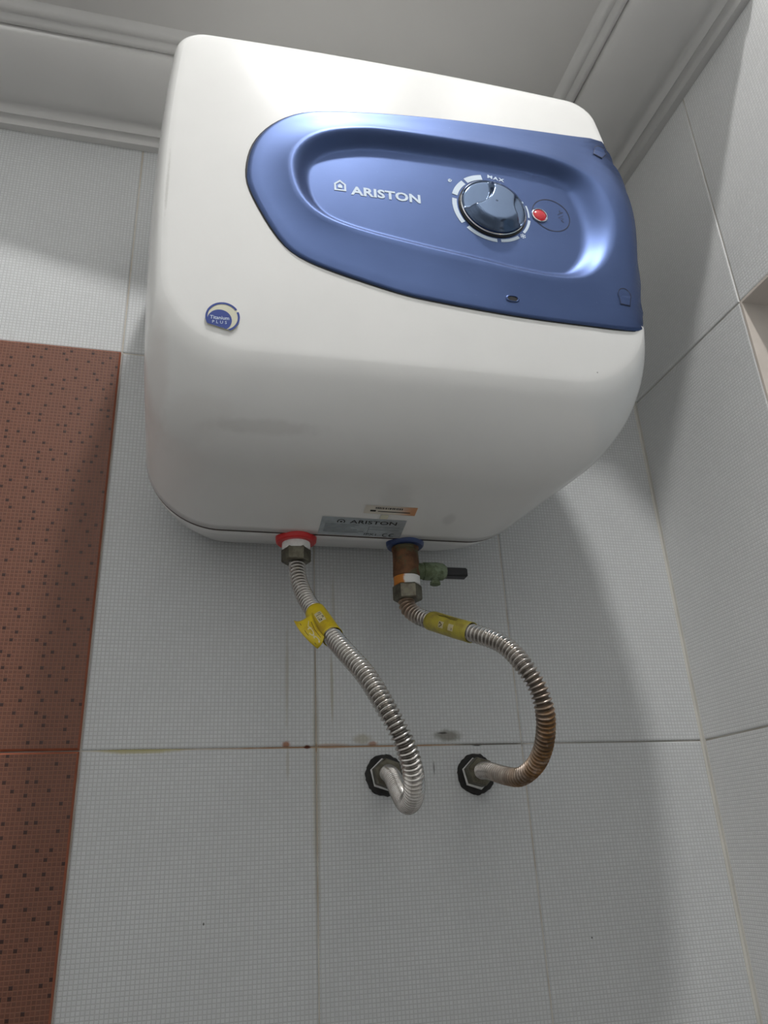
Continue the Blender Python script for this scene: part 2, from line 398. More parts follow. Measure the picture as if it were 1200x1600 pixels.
def hit_round(a, z, off=0.):
    p = pt_round(a, z)
    if not off: return p
    n = (pt_round(a+.03, z)-pt_round(a-.03, z)).cross(pt_round(a, z+.008)-pt_round(a, z-.008)).normalized()
    return p+(n if n.dot(p-Vector((AX, AY, z))) > 0 else -n)*off

heater = thing('water_heater', 'boxy white electric water heater with blue control panel hung on the tiled wall', 'water heater', (.16, 0, .26))
def plastic():
    t = NT('white_plastic'); base = (.775, .775, .76)
    n = t.noise(14, 4); col = t.mix(t.ramp(n, .3, .75), base, (.745, .745, .73))
    sm = t.noise(60, 5, .7)
    for c, r, k, s_, a in (((.0, -.19, .305), (.045, .05, .022), srgb(150, 138, 126), 90, .1), ((-.03, -.2, .33), (.012, .06, .07), srgb(170, 150, 140), 60, .2),
                           ((.05, -.2, .300), (.06, .05, .006), srgb(130, 122, 112), 120, .15), ((.17, -.14, .275), (.02, .03, .02), srgb(150, 148, 144), 70, .15),
                           ((.225, -.115, .267), (.008, .012, .01), srgb(140, 140, 138), 90, .2), ((.11, -.2, .305), (.0022, .004, .0012), srgb(50, 48, 45), 30, .9),
                           ((.20, -.2, .305), (.0012, .003, .0012), srgb(50, 48, 45), 30, .9), ((.326, -.235, .36), (.001, .01, .001), srgb(40, 38, 36), 10, 1.),
                           ((-.032, -.225, .5), (.0015, .02, .045), srgb(140, 138, 128), 300, .25)):
        col = t.mix(t.math('MULTIPLY', t.blob(c, r, .3, s_), a), col, k)
    t.set(Base_Color=col, Roughness=.22); t.bump(t.noise(300, 2), .04, .0005); return t.m
M_plastic = plastic()
M_black = plain('black_rubber', (.012, .012, .013), .5, sc=200)
M_gap = plain('dark_rusty_gap', srgb(52, 32, 22), .7, sc=90, var=.4)

# control panel outline and recess crest, unrolled about the vertical axis
OUT = [(0.0298,-0.2326,0.5208),(0.0319,-0.2329,0.5428),(0.0385,-0.2331,0.5612),(0.0492,-0.2335,0.5770),(0.0629,-0.2339,0.5900),(0.0798,-0.2344,0.5993),(0.1029,-0.2348,0.6055),(0.1503,-0.2355,0.6133),(0.2122,-0.2361,0.6206),(0.2769,-0.2364,0.6252),(0.3315,-0.2358,0.6296),(0.3670,-0.2347,0.6325),(0.3820,-0.2260,0.6320),(0.3900,-0.2180,0.6200),(0.3935,-0.2120,0.5680),(0.3945,-0.2100,0.5108),(0.3935,-0.2100,0.4630),(0.3900,-0.2120,0.4300),(0.3830,-0.2220,0.4130),(0.3690,-0.2324,0.4055),(0.3333,-0.2332,0.4046),(0.2661,-0.2337,0.4047),(0.1922,-0.2333,0.4093),(0.1522,-0.2330,0.4145),(0.0996,-0.2326,0.4278),(0.0702,-0.2323,0.4394),(0.0547,-0.2324,0.4570),(0.0399,-0.2325,0.4845),(0.0305,-0.2325,0.5080)]
CRE = [(0.0658,-0.2344,0.5265),(0.0685,-0.2346,0.5453),(0.0813,-0.2350,0.5644),(0.1012,-0.2355,0.5771),(0.1285,-0.2359,0.5853),(0.1520,-0.2363,0.5885),(0.2140,-0.2372,0.5905),(0.2877,-0.2375,0.5907),(0.3268,-0.2369,0.5851),(0.3519,-0.2365,0.5689),(0.3629,-0.2364,0.5391),(0.3642,-0.2361,0.5085),(0.3525,-0.2359,0.4769),(0.3306,-0.2357,0.4541),(0.3033,-0.2359,0.4467),(0.2669,-0.2362,0.4475),(0.2262,-0.2364,0.4527),(0.1626,-0.2359,0.4608),(0.1206,-0.2352,0.4681),(0.0913,-0.2346,0.4780),(0.0728,-0.2343,0.4979)]
def unroll(P): return [(math.atan2(x-AX, -(y-AY)), z) for x, y, z in P]
PC = (math.atan2(.218-AX, .156), .522); PN = 220
def polar(P, n=PN):
    """closed Catmull-Rom through P, resampled by direction from the panel centre"""
    Q = []; m = len(P)
    for i in range(m):
        a, b, c, d = P[i-1], P[i], P[(i+1) % m], P[(i+2) % m]
        for k in range(24):
            t = k/24
            Q.append(tuple(.5*(2*b[j]+(c[j]-a[j])*t+(2*a[j]-5*b[j]+4*c[j]-d[j])*t*t+(3*b[j]-a[j]-3*c[j]+d[j])*t**3) for j in (0, 1)))
    pol = sorted((math.atan2((q[1]-PC[1])*4, q[0]-PC[0]), q) for q in Q)
    res = []; j = 0
    for k in range(n):
        th = -math.pi+2*math.pi*k/n
        while j < len(pol) and pol[j][0] < th: j += 1
        (t1, b), (t0, a) = pol[j % len(pol)], pol[j-1]
        f = ((th-t0) % (2*math.pi))/max(1e-9, (t1-t0) % (2*math.pi))
        res.append((a[0]+(b[0]-a[0])*f, a[1]+(b[1]-a[1])*f))
    return res
O_, C_ = polar(unroll(OUT)), polar(unroll(CRE))
def inset(P, d):
    """move a loop inward by about d metres"""
    out = []; n = len(P); k = .18
    for i in range(n):
        a, b = P[i-1], P[(i+1) % n]; t = Vector(((b[0]-a[0])*k, b[1]-a[1]))
        nn = Vector((-t.y, t.x)).normalized() if t.length > 1e-9 else Vector((0, 0))
        out.append((P[i][0]+nn.x*d/k, P[i][1]+nn.y*d))
    for _ in range(3): out = [tuple((out[i-1][j]+2*out[i][j]+out[(i+1) % n][j])/4 for j in (0, 1)) for i in range(n)]
    return out
def lerp(A, B, f): return [(a[0]+(b[0]-a[0])*f, a[1]+(b[1]-a[1])*f) for a, b in zip(A, B)]
LIP, DEPTH, WALL, CREST = .0022, .0065, .015, .0030
prings = [(O_, -.0015), (lerp(O_, inset(O_, .0006), .5), .0012), (inset(O_, .0014), .0020), (inset(O_, .003), LIP)]
O3 = inset(O_, .003)
for f in (.2, .4, .6, .75, .88): prings.append((lerp(O3, C_, f), LIP+CREST*f*f))
for f in [i/14 for i in range(15)]:
    s = f*f*(3-2*f); prings.append((inset(C_, WALL*f) if f > 0 else C_, LIP+CREST-(DEPTH+LIP+CREST)*s))
FL = inset(C_, WALL+.0012)
for f in (0, .12, .25, .4, .55, .7, .85, .95): prings.append((lerp(FL, [PC]*PN, f), -DEPTH))
def bulge(a, z):
    x = hit_round(a, z).x
    t = min(max((x-.335)/.05, 0), 1); return .0065*t*t*(3-2*t)*math.exp(-((z-.555)/.062)**2)
PV = []; PF = []
for L, off in prings:
    for a, z in L: PV.append(hit_round(a, z, off+bulge(a, z)))
for i in range(len(prings)-1):
    for k in range(PN): PF.append((i*PN+k, i*PN+(k+1) % PN, (i+1)*PN+(k+1) % PN, (i+1)*PN+k))
PV.append(hit_round(*PC, -DEPTH)); nb = (len(prings)-1)*PN
for k in range(PN): PF.append((nb+k, nb+(k+1) % PN, len(PV)-1))
panel_tree = BVHTree.FromPolygons(PV, PF)
def on_panel(x, z, off=0.): return hit_front(panel_tree, x, z, off)

# white front cover, open where the recessed panel sits
def inside(p, L):
    c = False; j = len(L)-1
    for i in range(len(L)):
        if (L[i][1] > p[1]) != (L[j][1] > p[1]) and p[0] < (L[j][0]-L[i][0])*(p[1]-L[i][1])/(L[j][1]-L[i][1])+L[i][0]: c = not c
        j = i
    return c
cut, cut_r = lerp(C_, O_, .5), lerp(C_, O_, .88); inn = []
for v in HV: inn.append(v.y < -.15 and inside((math.atan2(v.x-AX, -(v.y-AY)), v.z), cut_r if v.x > .362 else cut))
bm = bmesh.new(); bv = [bm.verts.new(v) for v in HV]
for f in HF:
    if sum(inn[i] for i in f) < 2: bm.faces.new([bv[i] for i in f])
# inner return of the rim at the seam
rim = [bm.verts.new(((v.x-.14)*.985+.14, v.y, (v.z-.455)*.985+.455)) for v in HV[:HN]]
for k in range(HN): bm.faces.new((bv[k], bv[(k+1) % HN], rim[(k+1) % HN], rim[k]))
bmesh.ops.delete(bm, geom=[v for v in bm.verts if not v.link_faces], context='VERTS')
cover = from_bm('front_cover', bm, M_plastic, heater, True)
# rear shell, tapering to the wall, and the dark joint between the two
base = [HV[k] for k in range(HN)]
def shrink(f, y, dz=0.): return [Vector(((v.x-.145)*f+.145, y, (v.z-.46)*f+.46+dz)) for v in base]
lv = [shrink(.965, -.0788), shrink(.993, -.0792), shrink(.997, -.0780), shrink(.987, -.065), shrink(.965, -.045), shrink(.94, -.028), shrink(.915, -.012), shrink(.90, -.002), shrink(.5, -.002)]
V = [v for L in lv for v in L]; F = []
for i in range(len(lv)-1):
    for k in range(HN): F.append((i*HN+k, i*HN+(k+1) % HN, (i+1)*HN+(k+1) % HN, (i+1)*HN+k))
F.append(tuple((len(lv)-1)*HN+k for k in range(HN)))
mk('rear_cover', V, F, M_plastic, heater, True)
lv = [shrink(.975, -.0855), shrink(.9985, -.0835), shrink(.9970, -.0785), shrink(.975, -.0780)]
V = [v for L in lv for v in L]; F = []
for i in range(4):
    for k in range(HN): F.append((i*HN+k, i*HN+(k+1) % HN, (i+1) % 4*HN+(k+1) % HN, (i+1) % 4*HN+k))
mk('seam_gasket', V, F, M_gap, heater, True)

def panel_paint():
    t = NT('blue_metallic_paint'); n = t.noise(7, 3)
    mp = t.n('ShaderNodeMapping'); t.put(mp.inputs[0], t.pos()); mp.inputs['Scale'].default_value = (40, 40, 900)
    br = t.noise(1, 3, .6, vec=mp.outputs[0])
    c = t.mix(t.ramp(n, .3, .7), srgb(70, 87, 127), srgb(79, 97, 139))
    sc = t.noise(900, 1); c = t.mix(t.ramp(sc, .80, .84, 0, .35), c, srgb(170, 190, 225))
    t.set(Base_Color=c, Metallic=.85, Roughness=t.math('MULTIPLY_ADD', br, .10, .38)); t.bump(br, .05, .0003); return t.m
M_blue = panel_paint()
panel = mk('control_panel', PV, PF, M_blue, heater, True)
V = []; F = []
for f, off in ((-.0010, .0002), (-.0004, .0005), (.0010, .0005)):
    for a, z in inset(O_, f): V.append(hit_round(a, z, off))
for i in range(2):
    for k in range(PN): F.append((i*PN+k, i*PN+(k+1) % PN, (i+1)*PN+(k+1) % PN, (i+1)*PN+k))
mk('panel_seam_shade', V, F, M_black, panel, True)  # thin black ring, a painted gap shadow round the panel edge

# flat print: outlines in local (u, v) metres, laid on a surface
def ngons(polys): 
    V = []; F = []
    for P in polys:
        F.append(tuple(range(len(V), len(V)+len(P)))); V += P
    return V, F
def decal(name, V2, F, mat, parent, place, off=.0003):
    return mk(name, [place(u, v, off) for u, v in V2], F, mat, parent)
def text2d(s, size, sx=1., bold=.0, spacing=1.):
    cu = bpy.data.curves.new('lettering', 'FONT'); cu.body = s; cu.size = size; cu.align_x = 'CENTER'; cu.align_y = 'CENTER'
    cu.offset = bold; cu.space_character = spacing; cu.resolution_u = 3
    o = bpy.data.objects.new('lettering', cu); COL.objects.link(o)
    bpy.context.view_layer.update()
    me = bpy.data.meshes.new_from_object(o.evaluated_get(bpy.context.evaluated_depsgraph_get()))
    V = [(v.co.x*sx, v.co.y) for v in me.vertices]; F = [tuple(p.vertices) for p in me.polygons]
    bpy.data.objects.remove(o); bpy.data.curves.remove(cu); bpy.data.meshes.remove(me)
    return V, F
def panel_at(x, z, rot=0.):
    c, s = math.cos(rot), math.sin(rot)
    return lambda u, v, off: on_panel(x+u*c-v*s, z+u*s+v*c, off)[0]
def stroke(P, w):
    V = []; F = []; n = len(P)
    for i, p in enumerate(P):
        a, b = Vector(P[max(i-1, 0)]), Vector(P[min(i+1, n-1)]); t = (b-a).normalized(); q = Vector((-t.y, t.x))*w/2
        V += [tuple(Vector(p)+q), tuple(Vector(p)-q)]
    for i in range(n-1): F.append((2*i, 2*i+1, 2*i+3, 2*i+2))
    return V, F
def merge(*parts):
    V = []; F = []
    for v, f in parts:
        F += [tuple(i+len(V) for i in q) for q in f]; V += v
    return V, F
def ring2(r0, r1, a0, a1, n, c=(0, 0), r0b=None, r1b=None):
    V = []; F = []
    for i in range(n+1):
        t = i/n; a = math.radians(a0+(a1-a0)*t)
        for r in (r0+((r0b or r0)-r0)*t, r1+((r1b or r1)-r1)*t): V.append((c[0]+r*math.cos(a), c[1]+r*math.sin(a)))
    for i in range(n): F.append((2*i, 2*i+1, 2*i+3, 2*i+2))
    return V, F
def disc2(r, n=28, c=(0, 0)): return ngons([[(c[0]+r*math.cos(2*math.pi*i/n), c[1]+r*math.sin(2*math.pi*i/n)) for i in range(n)]])
M_print = plain('pale_print', srgb(205, 220, 235), .5, var=.02)
M_chrome = plain('chrome', (.75, .76, .78), .12, 1., var=.02)
V, F = text2d('ARISTON', .0128, 1.42, .00042, 1.03)
w_ = max(v[0] for v in V)-min(v[0] for v in V); k_ = .0622/w_
V = [(u*k_, v) for u, v in V]
decal('brand_lettering', V, F, M_print, panel, panel_at(.1505, .5210, .012))
ho = [(-.0052, -.0055), (.0052, -.0055), (.0052, .0022), (0, .0068), (-.0052, .0022)]
hi2 = [(x*.68, (y-.0002)*.68) for x, y in ho]
V = ho+hi2; F = [(i, (i+1) % 5, 5+(i+1) % 5, 5+i) for i in range(5)]
V2, F2 = ngons([[(x*.36, (y-.0002)*.36-.0003) for x, y in ho]])
decal('house_emblem', *merge((V, F), (V2, F2)), M_print, panel, panel_at(.1095, .5245, .012))
KX, KZ, KR = .2488, .5237, .0310
dial = panel_at(KX, KZ)
for a0, a1, th in ((129, 101, .0058), (164, 134, .0052), (215, 171, .0043), (271, 224, .0036), (308, 277, .0031), (349, 321, .0025), (377, 354, .0016)):
    o = decal('dial_mark', *ring2(KR*1.10, KR*1.10+th, a0, a1, 8), M_print, panel, dial)
decal('dial_dot', *disc2(.0014, 14, (KR*1.06*math.cos(.42), KR*1.06*math.sin(.42))), M_print, panel, dial)
V, F = text2d('MAX', .0052, 1.3, .0002, 1.25); a = math.radians(80)
decal('dial_lettering', V, F, M_print, panel, panel_at(KX+KR*1.24*math.cos(a), KZ+KR*1.24*math.sin(a), math.radians(-8)))
V, F = text2d('e', .007, 1.3, .0001); a = math.radians(146)
decal('dial_lettering', V, F, M_print, panel, panel_at(KX+KR*1.52*math.cos(a), KZ+KR*1.52*math.sin(a), math.radians(60)))
a = math.radians(315); parts = []
for k in range(3):
    t = math.radians(60*k+30); parts.append(stroke([(-.0026*math.cos(t), -.0026*math.sin(t)), (.0026*math.cos(t), .0026*math.sin(t))], .0006))
for k in range(6):
    t = math.radians(60*k+30); p = (.0018*math.cos(t), .0018*math.sin(t))
    for d in (-.9, .9): parts.append(stroke([p, (p[0]+.001*math.cos(t+d), p[1]+.001*math.sin(t+d))], .0005))
decal('frost_symbol', *merge(*parts), M_print, panel, panel_at(KX+KR*1.2*math.cos(a), KZ+KR*1.2*math.sin(a)))

# thermostat knob: round face with a waisted grip bar
kp, kn = on_panel(KX, KZ); ku, kv, kw = frame_of(kn)  # kw outward
ku, kv = (Vector((1, 0, 0))-kn*kn.x).normalized(), None
kv = kn.cross(ku); kv = kv if kv.z > 0 else -kv
M_knob = plain('dark_chrome_blue', (.10, .14, .22), .17, .9, var=.03)
def sst(a, b, x):
    t = min(max((x-a)/(b-a), 0), 1); return t*t*(3-2*t)
def knob_h(u, v):
    r = math.hypot(u, v)
    s1 = sst(.96, 1.03, math.hypot(u+1.02, v-.74)); s2 = sst(.97, 1.05, math.hypot(u-1.60, v+.05))
    bar = s1*s2*(1-sst(.68, 1.0, r)*.72)
    return .0028 + .0078*bar*(1-.25*v)
V = []; F = []; n = 96
rr = [i/30 for i in range(1, 30)]+[.985, 1.0]
for r in rr:
    for k in range(n):
        t = 2*math.pi*k/n; u, v = r*math.cos(t), r*math.sin(t)
        h = knob_h(u, v) - (.0012*sst(.96, 1, r))
        V.append(kp+ku*u*KR*.965+kv*v*KR*.965+kn*h)
for k in range(n):
    t = 2*math.pi*k/n; V.append(kp+ku*math.cos(t)*KR*.965+kv*math.sin(t)*KR*.965-kn*.001)
for i in range(len(rr)):
    for k in range(n): F.append((i*n+k, i*n+(k+1) % n, (i+1)*n+(k+1) % n, (i+1)*n+k))
V.append(kp+kn*knob_h(0, 0))
for k in range(n): F.append((k, (k+1) % n, len(V)-1))
knob = mk('thermostat_knob', V, F, M_knob, panel, True); knob['label'] = 'dark chrome thermostat knob with a waisted grip bar'
lathe('knob_rim', kp, kn, [(-.0005, KR*.97), (.0022, KR*.97), (.0030, KR*.985), (.0024, KR*1.005), (-.0005, KR*1.01)], M_chrome, panel, 64)
lathe('knob_recess', kp, kn, [(-.0005, KR*1.01), (.0006, KR*1.01), (.0008, KR*1.045), (-.0005, KR*1.055)], M_black, panel, 64)
V = [kp+ku*KR*.965*a+kv*KR*.965*b+kn*(knob_h(a, b)+.0003) for a, b in ((.13, .92), (.21, .90), (.165, .78))]

# pilot light and its circle
lp, ln_ = on_panel(.2948, .5250)
t = NT('red_pilot_lens'); t.set(Base_Color=(.50, .012, .025, 1), Roughness=.2, Emission_Color=(1, .06, .08, 1), Emission_Strength=.15, Transmission_Weight=.2)
pl = lathe('pilot_light', lp, ln_, [(-.001, .0062), (.0008, .0062), (.0016, .0052), (.0021, .0034), (.0023, .0012)], t.m, panel, 32)
pl['label'] = 'glowing red pilot light'
lathe('pilot_light_bezel', lp, ln_, [(-.0005, .0066), (.0012, .0066), (.0016, .0071), (.0012, .0078), (-.0005, .0082)], M_chrome, panel, 40)
M_groove = plain('groove_shadow_line', srgb(26, 32, 54), .4)
decal('circle_groove', *ring2(.0182, .0190, 0, 360, 60), M_groove, panel, panel_at(.3070, .5280), .0002)
zz = [(.0012, .0072), (.0003, .0052), (.0038, .0046), (-.0028, .0018), (.0032, .0010), (-.0032, -.0022), (.0026, -.0030), (-.0008, -.0052), (.0012, -.0072)]
decal('zigzag_mark', *stroke(zz, .0008), M_groove, panel, panel_at(.3165, .5285, .15), .0003)
# screw caps and latch slot
def dshape(w, h, n=16):
    P = [(-w*.75, -h), (w*.75, -h)]
    for i in range(n+1):
        a = -.45+(math.pi+.9)*i/n; P.append((w*math.cos(a), h*.25+h*.75*math.sin(a)))
    return P
M_edge = plain('bright_worn_edge', srgb(150, 170, 205), .35, .4)
for x, z, rot in ((.3665, .6116, -.5), (.3620, .4382, -.05)):
    P = dshape(.0060, .0078); pl_ = panel_at(x, z, rot); nP = len(P)
    loops = [(1.12, .0001), (1.06, .0005), (.96, .0006)]
    V = []; F = []
    for s, off in loops: V += [pl_(u*s, v*s, off) for u, v in P]
    for i in range(2):
        for k in range(nP): F.append((i*nP+k, i*nP+(k+1) % nP, (i+1)*nP+(k+1) % nP, (i+1)*nP+k))
    F.append(tuple(2*nP+k for k in range(nP)))
    cap = mk('screw_cap', V, F, M_blue, panel)
    V, F = [], []
    for s in (1.13, 1.02):
        V += [pl_(u*s, v*s, .0007) for u, v in P]
    for k in range(nP): F.append((k, (k+1) % nP, nP+(k+1) % nP, nP+k))
    mk('screw_cap_groove', V, F, M_groove, panel)
sl = [(.0028*math.cos(math.radians(90+180*i/10))-.0022, .0024*math.sin(math.radians(90+180*i/10))) for i in range(11)]
sl += [(.0028*math.cos(math.radians(-90+180*i/10))+.0022, .0024*math.sin(math.radians(-90+180*i/10))) for i in range(11)]
pl_ = panel_at(.2533, .4200); V = []; F = []; nP = len(sl)
for s, off in ((1.25, .0003), (1.05, .0011), (.92, .0009), (.85, .0002)): V += [pl_(u*s, v*s, off) for u, v in sl]
for i in range(3):
    for k in range(nP): F.append((i*nP+k, i*nP+(k+1) % nP, (i+1)*nP+(k+1) % nP, (i+1)*nP+k))
mk('slot_rim', V, F, M_blue, panel, True)
decal('latch_slot', *ngons([sl]), M_black, panel, pl_, .00035)

# round badge on the front cover
BX, BZ = .0160, .3752
def badge_at(u, v, off): return hit_front(hull, BX+u, BZ+v, off)[0]
M_cream = plain('cream_enamel', srgb(214, 212, 190), .3, var=.03); M_navy = plain('navy_enamel', srgb(36, 62, 140), .3, var=.03)
def chop(P, c=-.0082, k=-.28): return [(u, max(v, c+k*u)) for u, v in P]
circ = [(.0128*math.cos(2*math.pi*i/48), .0128*math.sin(2*math.pi*i/48)) for i in range(48)]
V = []; F = []
for s, off in ((1, 0), (.99, .0010), (.97, .0013)): V += [badge_at(u*s, v*s, off) for u, v in chop(circ, -.0095)]
for i in range(2):
    for k in range(48): F.append((i*48+k, i*48+(k+1) % 48, (i+1)*48+(k+1) % 48, (i+1)*48+k))
F.append(tuple(96+k for k in range(48)))
badge = mk('badge', V, F, M_cream, heater)
rv, rf = ring2(.0112, .0128, 35, 252, 40); rv2, rf2 = ring2(.0112, .0128, 292, 385, 20)
decal('badge_ring', *merge((chop(rv, -.0095), rf), (chop(rv2, -.0095), rf2)), M_navy, badge, badge_at, .0015)
decal('badge_disc', *ngons([chop([(.0091*math.cos(2*math.pi*i/40)-.0022, .0091*math.sin(2*math.pi*i/40)-.0030) for i in range(40)], -.0095)]), M_navy, badge, badge_at, .0016)
V, F = text2d('Titanium', .0044, .92, .00004)
decal('badge_lettering', [(u-.0022, v-.0012) for u, v in V], F, M_print, badge, badge_at, .0018)
V, F = text2d('PLUS', .0036, .95, 0, 1.7)
decal('badge_lettering', [(u-.0022, v-.0050) for u, v in V], F, M_print, badge, badge_at, .0018)

# rating plate and serial sticker on the underside; text tops point to the front
def under(x, y, kx=0.): return lambda u, v, off: hit_below(x+u+v*kx, y-v, off)[0]
def grid2(w, h, nu=12, nv=6):
    V = [(-w/2+w*i/nu, -h/2+h*j/nv) for j in range(nv+1) for i in range(nu+1)]
    F = [(j*(nu+1)+i, j*(nu+1)+i+1, (j+1)*(nu+1)+i+1, (j+1)*(nu+1)+i) for j in range(nv) for i in range(nu)]
    return V, F
M_plate = plain('silver_label', srgb(168, 176, 180), .35, .3, var=.08, sc=200); M_ink = plain('black_ink', (.015, .015, .015), .5)
plate = decal('rating_plate', *grid2(.076, .0255), M_plate, heater, under(.1493, -.0970), .0003)
pa_ = under(.1493, -.0970); pa = lambda u, v, off: pa_(u, v*.85, off)
V, F = text2d('ARISTON', .0075, 1.35, .0001, 1.02)
decal('plate_lettering', [(u+.009, v+.0088) for u, v in V], F, M_ink, plate, pa, .0006)
decal('house_emblem', *merge(ring2(.0026, .0036, -35, 215, 24, (-.0205, .0085)), disc2(.0012, 10, (-.0205, .0082))), M_ink, plate, pa, .0006)
V, F = text2d('IPX1', .0052, 1.2, 0, 1.05); decal('plate_lettering', [(u+.0095, v-.0115) for u, v in V], F, M_ink, plate, pa, .0006)
cv1 = ring2(.0022, .0030, 60, 300, 16, (.0235, -.0113)); cv2 = ring2(.0022, .0030, 60, 300, 16, (.0295, -.0113)); cv3 = stroke([(.0268, -.0113), (.0290, -.0113)], .0008)
decal('conformity_mark', *merge(cv1, cv2, cv3), M_ink, plate, pa, .0006)
M_fine = plain('grey_fine_print', srgb(120, 126, 130), .5)
ln = []
for k in range(6):
    y = .0035-.0026*k; ln.append(stroke([(-.034, y), (-.034+(.03 if k < 4 else .04)*(1-.1*(k % 3)), y)], .0007))
ln += [stroke([(.006, .002), (.034, .002)], .0005), stroke([(.006, -.003), (.034, -.003)], .0005), stroke([(.006, .002), (.006, -.008)], .0005)]
decal('fine_print', *merge(*ln), M_fine, plate, pa, .0005)
def sticker_mat():
    t = NT('white_sticker'); x = t.xyz()[0]; f = t.ramp(x, .172, .190)
    t.set(Base_Color=t.mix(f, srgb(214, 208, 196), srgb(205, 150, 110)), Roughness=.5); return t.m
sticker = decal('serial_sticker', *grid2(.0465, .0115, 10, 4), sticker_mat(), heater, under(.1690, -.1230), .0003)
sa_ = under(.1690, -.1230); bars = []
random.seed(3); u = -.014
while u < .010:
    w = random.choice((.0004, .0007, .001)); bars.append(stroke([(u, .0040), (u, .0015)], w)); u += w+random.choice((.0005, .0008))
bars += [stroke([(-.018, -.0012), (-.013, -.0012)], .0022), stroke([(-.011, -.0018), (.018, -.0018)], .0009)]
decal('sticker_bars', *merge(*bars), M_ink, sticker, sa_, .0006)
decal('hole_patch', *grid2(.007, .006, 3, 3), M_cream, heater, under(.1655, -.1135), .0005)

# pipe collars under the heater
M_red = plain('red_plastic', srgb(205, 40, 42), .35); M_bluecol = plain('blue_plastic', srgb(38, 58, 104), .4)
PX1, PX2, PY = .0945, .1967, -.068
col1 = lathe('pipe_collar', (PX1, PY, .2565), (0, 0, 1), [(0, .0115), (0, .0165), (.0012, .0180), (.004, .0185), (.0095, .0185)], M_red, heater, 48); col1['label'] = 'red collar of the hot outlet'
col2 = lathe('pipe_collar', (PX2, PY, .2575), (0, 0, 1), [(0, .0115), (0, .0160), (.0012, .0172), (.004, .0177), (.0085, .0177)], M_bluecol, heater, 48); col2['label'] = 'dark blue collar of the cold inlet'
M_ptfe = plain('white_thread_tape', (.78, .78, .76), .6, bump=.3, sc=250)
lathe('pipe_stub', (PX1, PY, .2500), (0, 0, 1), [(0, .0095), (0, .0122), (.003, .0128), (.0070, .0126), (.0072, .009)], M_ptfe, heater, 36)['label'] = 'white taped thread of the hot outlet'

# ------------------------------------------------------------------ hoses, valve, wall outlets
def bronze(name, c1, c2, green=None, rough=.45, metal=.7):
    t = NT(name); f = t.ramp(t.noise(130, 4, .6), .35, .68); c = t.mix(f, c1, c2)
    if green: c = t.mix(t.ramp(t.noise(85, 4, .6), .48, .60), c, green)
    t.set(Base_Color=c, Roughness=rough, Metallic=metal); t.bump(t.noise(350, 3), .3, .0006); return t.m
M_nut = bronze('tarnished_nickel', srgb(120, 116, 102), srgb(90, 86, 74))
M_copper = bronze('corroded_copper', srgb(122, 84, 56), srgb(84, 56, 36), srgb(88, 84, 60), .65, .3)
M_verdigris = bronze('verdigris_brass', srgb(104, 116, 88), srgb(80, 92, 64), srgb(128, 142, 116), .65, .2)
def hose_metal():
    t = NT('corrugated_steel'); at = t.n('ShaderNodeAttribute', attribute_name='rust'); gr = t.n('ShaderNodeAttribute', attribute_name='grime_shade')
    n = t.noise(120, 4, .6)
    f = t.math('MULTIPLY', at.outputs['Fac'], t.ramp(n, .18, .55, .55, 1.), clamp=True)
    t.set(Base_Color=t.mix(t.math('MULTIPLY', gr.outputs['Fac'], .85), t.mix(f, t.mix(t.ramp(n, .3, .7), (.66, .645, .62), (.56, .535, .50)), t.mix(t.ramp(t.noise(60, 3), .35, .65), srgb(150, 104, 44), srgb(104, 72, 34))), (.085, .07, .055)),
          Metallic=t.math('SUBTRACT', 1., t.math('MULTIPLY', f, .62)), Roughness=t.math('MULTIPLY_ADD', f, .25, .20)); return t.m
M_hose = hose_metal()
LEFT = [(.0945, -.068, .247), (0.0952, -0.068, 0.2379), (0.0953, -0.071, 0.2261), (0.0976, -0.078, 0.2109), (0.1017, -0.09, 0.1947), (0.1074, -0.107, 0.1776), (0.1134, -0.128, 0.1572), (0.1205, -0.15, 0.1378), (0.13, -0.172, 0.1162), (0.1387, -0.186, 0.0932), (0.1468, -0.19, 0.0752), (0.155, -0.185, 0.0587), (0.1615, -0.172, 0.0434), (0.1662, -0.15, 0.033), (0.1688, -0.125, 0.0306), (0.1734, -0.09, 0.0402), (0.1768, -0.06, 0.0538), (0.1800, -0.035, 0.0600), (0.1815, -0.025, 0.0614), (.1825, -.012, .062)]
RIGHT = [(.1962, -.068, .216), (0.1948, -0.068, 0.207), (0.1958, -0.071, 0.1972), (0.2027, -0.08, 0.1876), (0.2124, -0.096, 0.1787), (0.2205, -0.113, 0.1697), (0.2304, -0.132, 0.1599), (0.2429, -0.15, 0.1491), (0.2507, -0.161, 0.1377), (0.2558, -0.17, 0.1237), (0.2626, -0.172, 0.1096), (0.2674, -0.17, 0.0956), (0.2712, -0.163, 0.0848), (0.2739, -0.153, 0.0743), (0.2758, -0.14, 0.0645), (0.2758, -0.123, 0.0553), (0.2729, -0.1, 0.0493), (0.2706, -0.075, 0.0526), (0.2687, -0.052, 0.058), (0.2690, -0.035, 0.0608), (0.2697, -0.025, 0.0614), (.270, -.012, .0612)]
def spline(P, n=26):
    P = [Vector(p) for p in P]; Q = []
    for i in range(len(P)-1):
        a, b, c, d = P[max(i-1, 0)], P[i], P[i+1], P[min(i+2, len(P)-1)]
        for k in range(n):
            t = k/n; Q.append(.5*(2*b+(c-a)*t+(2*a-5*b+4*c-d)*t*t+(3*b-a-3*c+d)*t**3))
    Q.append(P[-1])
    for _ in range(30): Q = [Q[0]]+[(Q[i-1]+2*Q[i]+Q[i+1])/4 for i in range(1, len(Q)-1)]+[Q[-1]]
    return Q
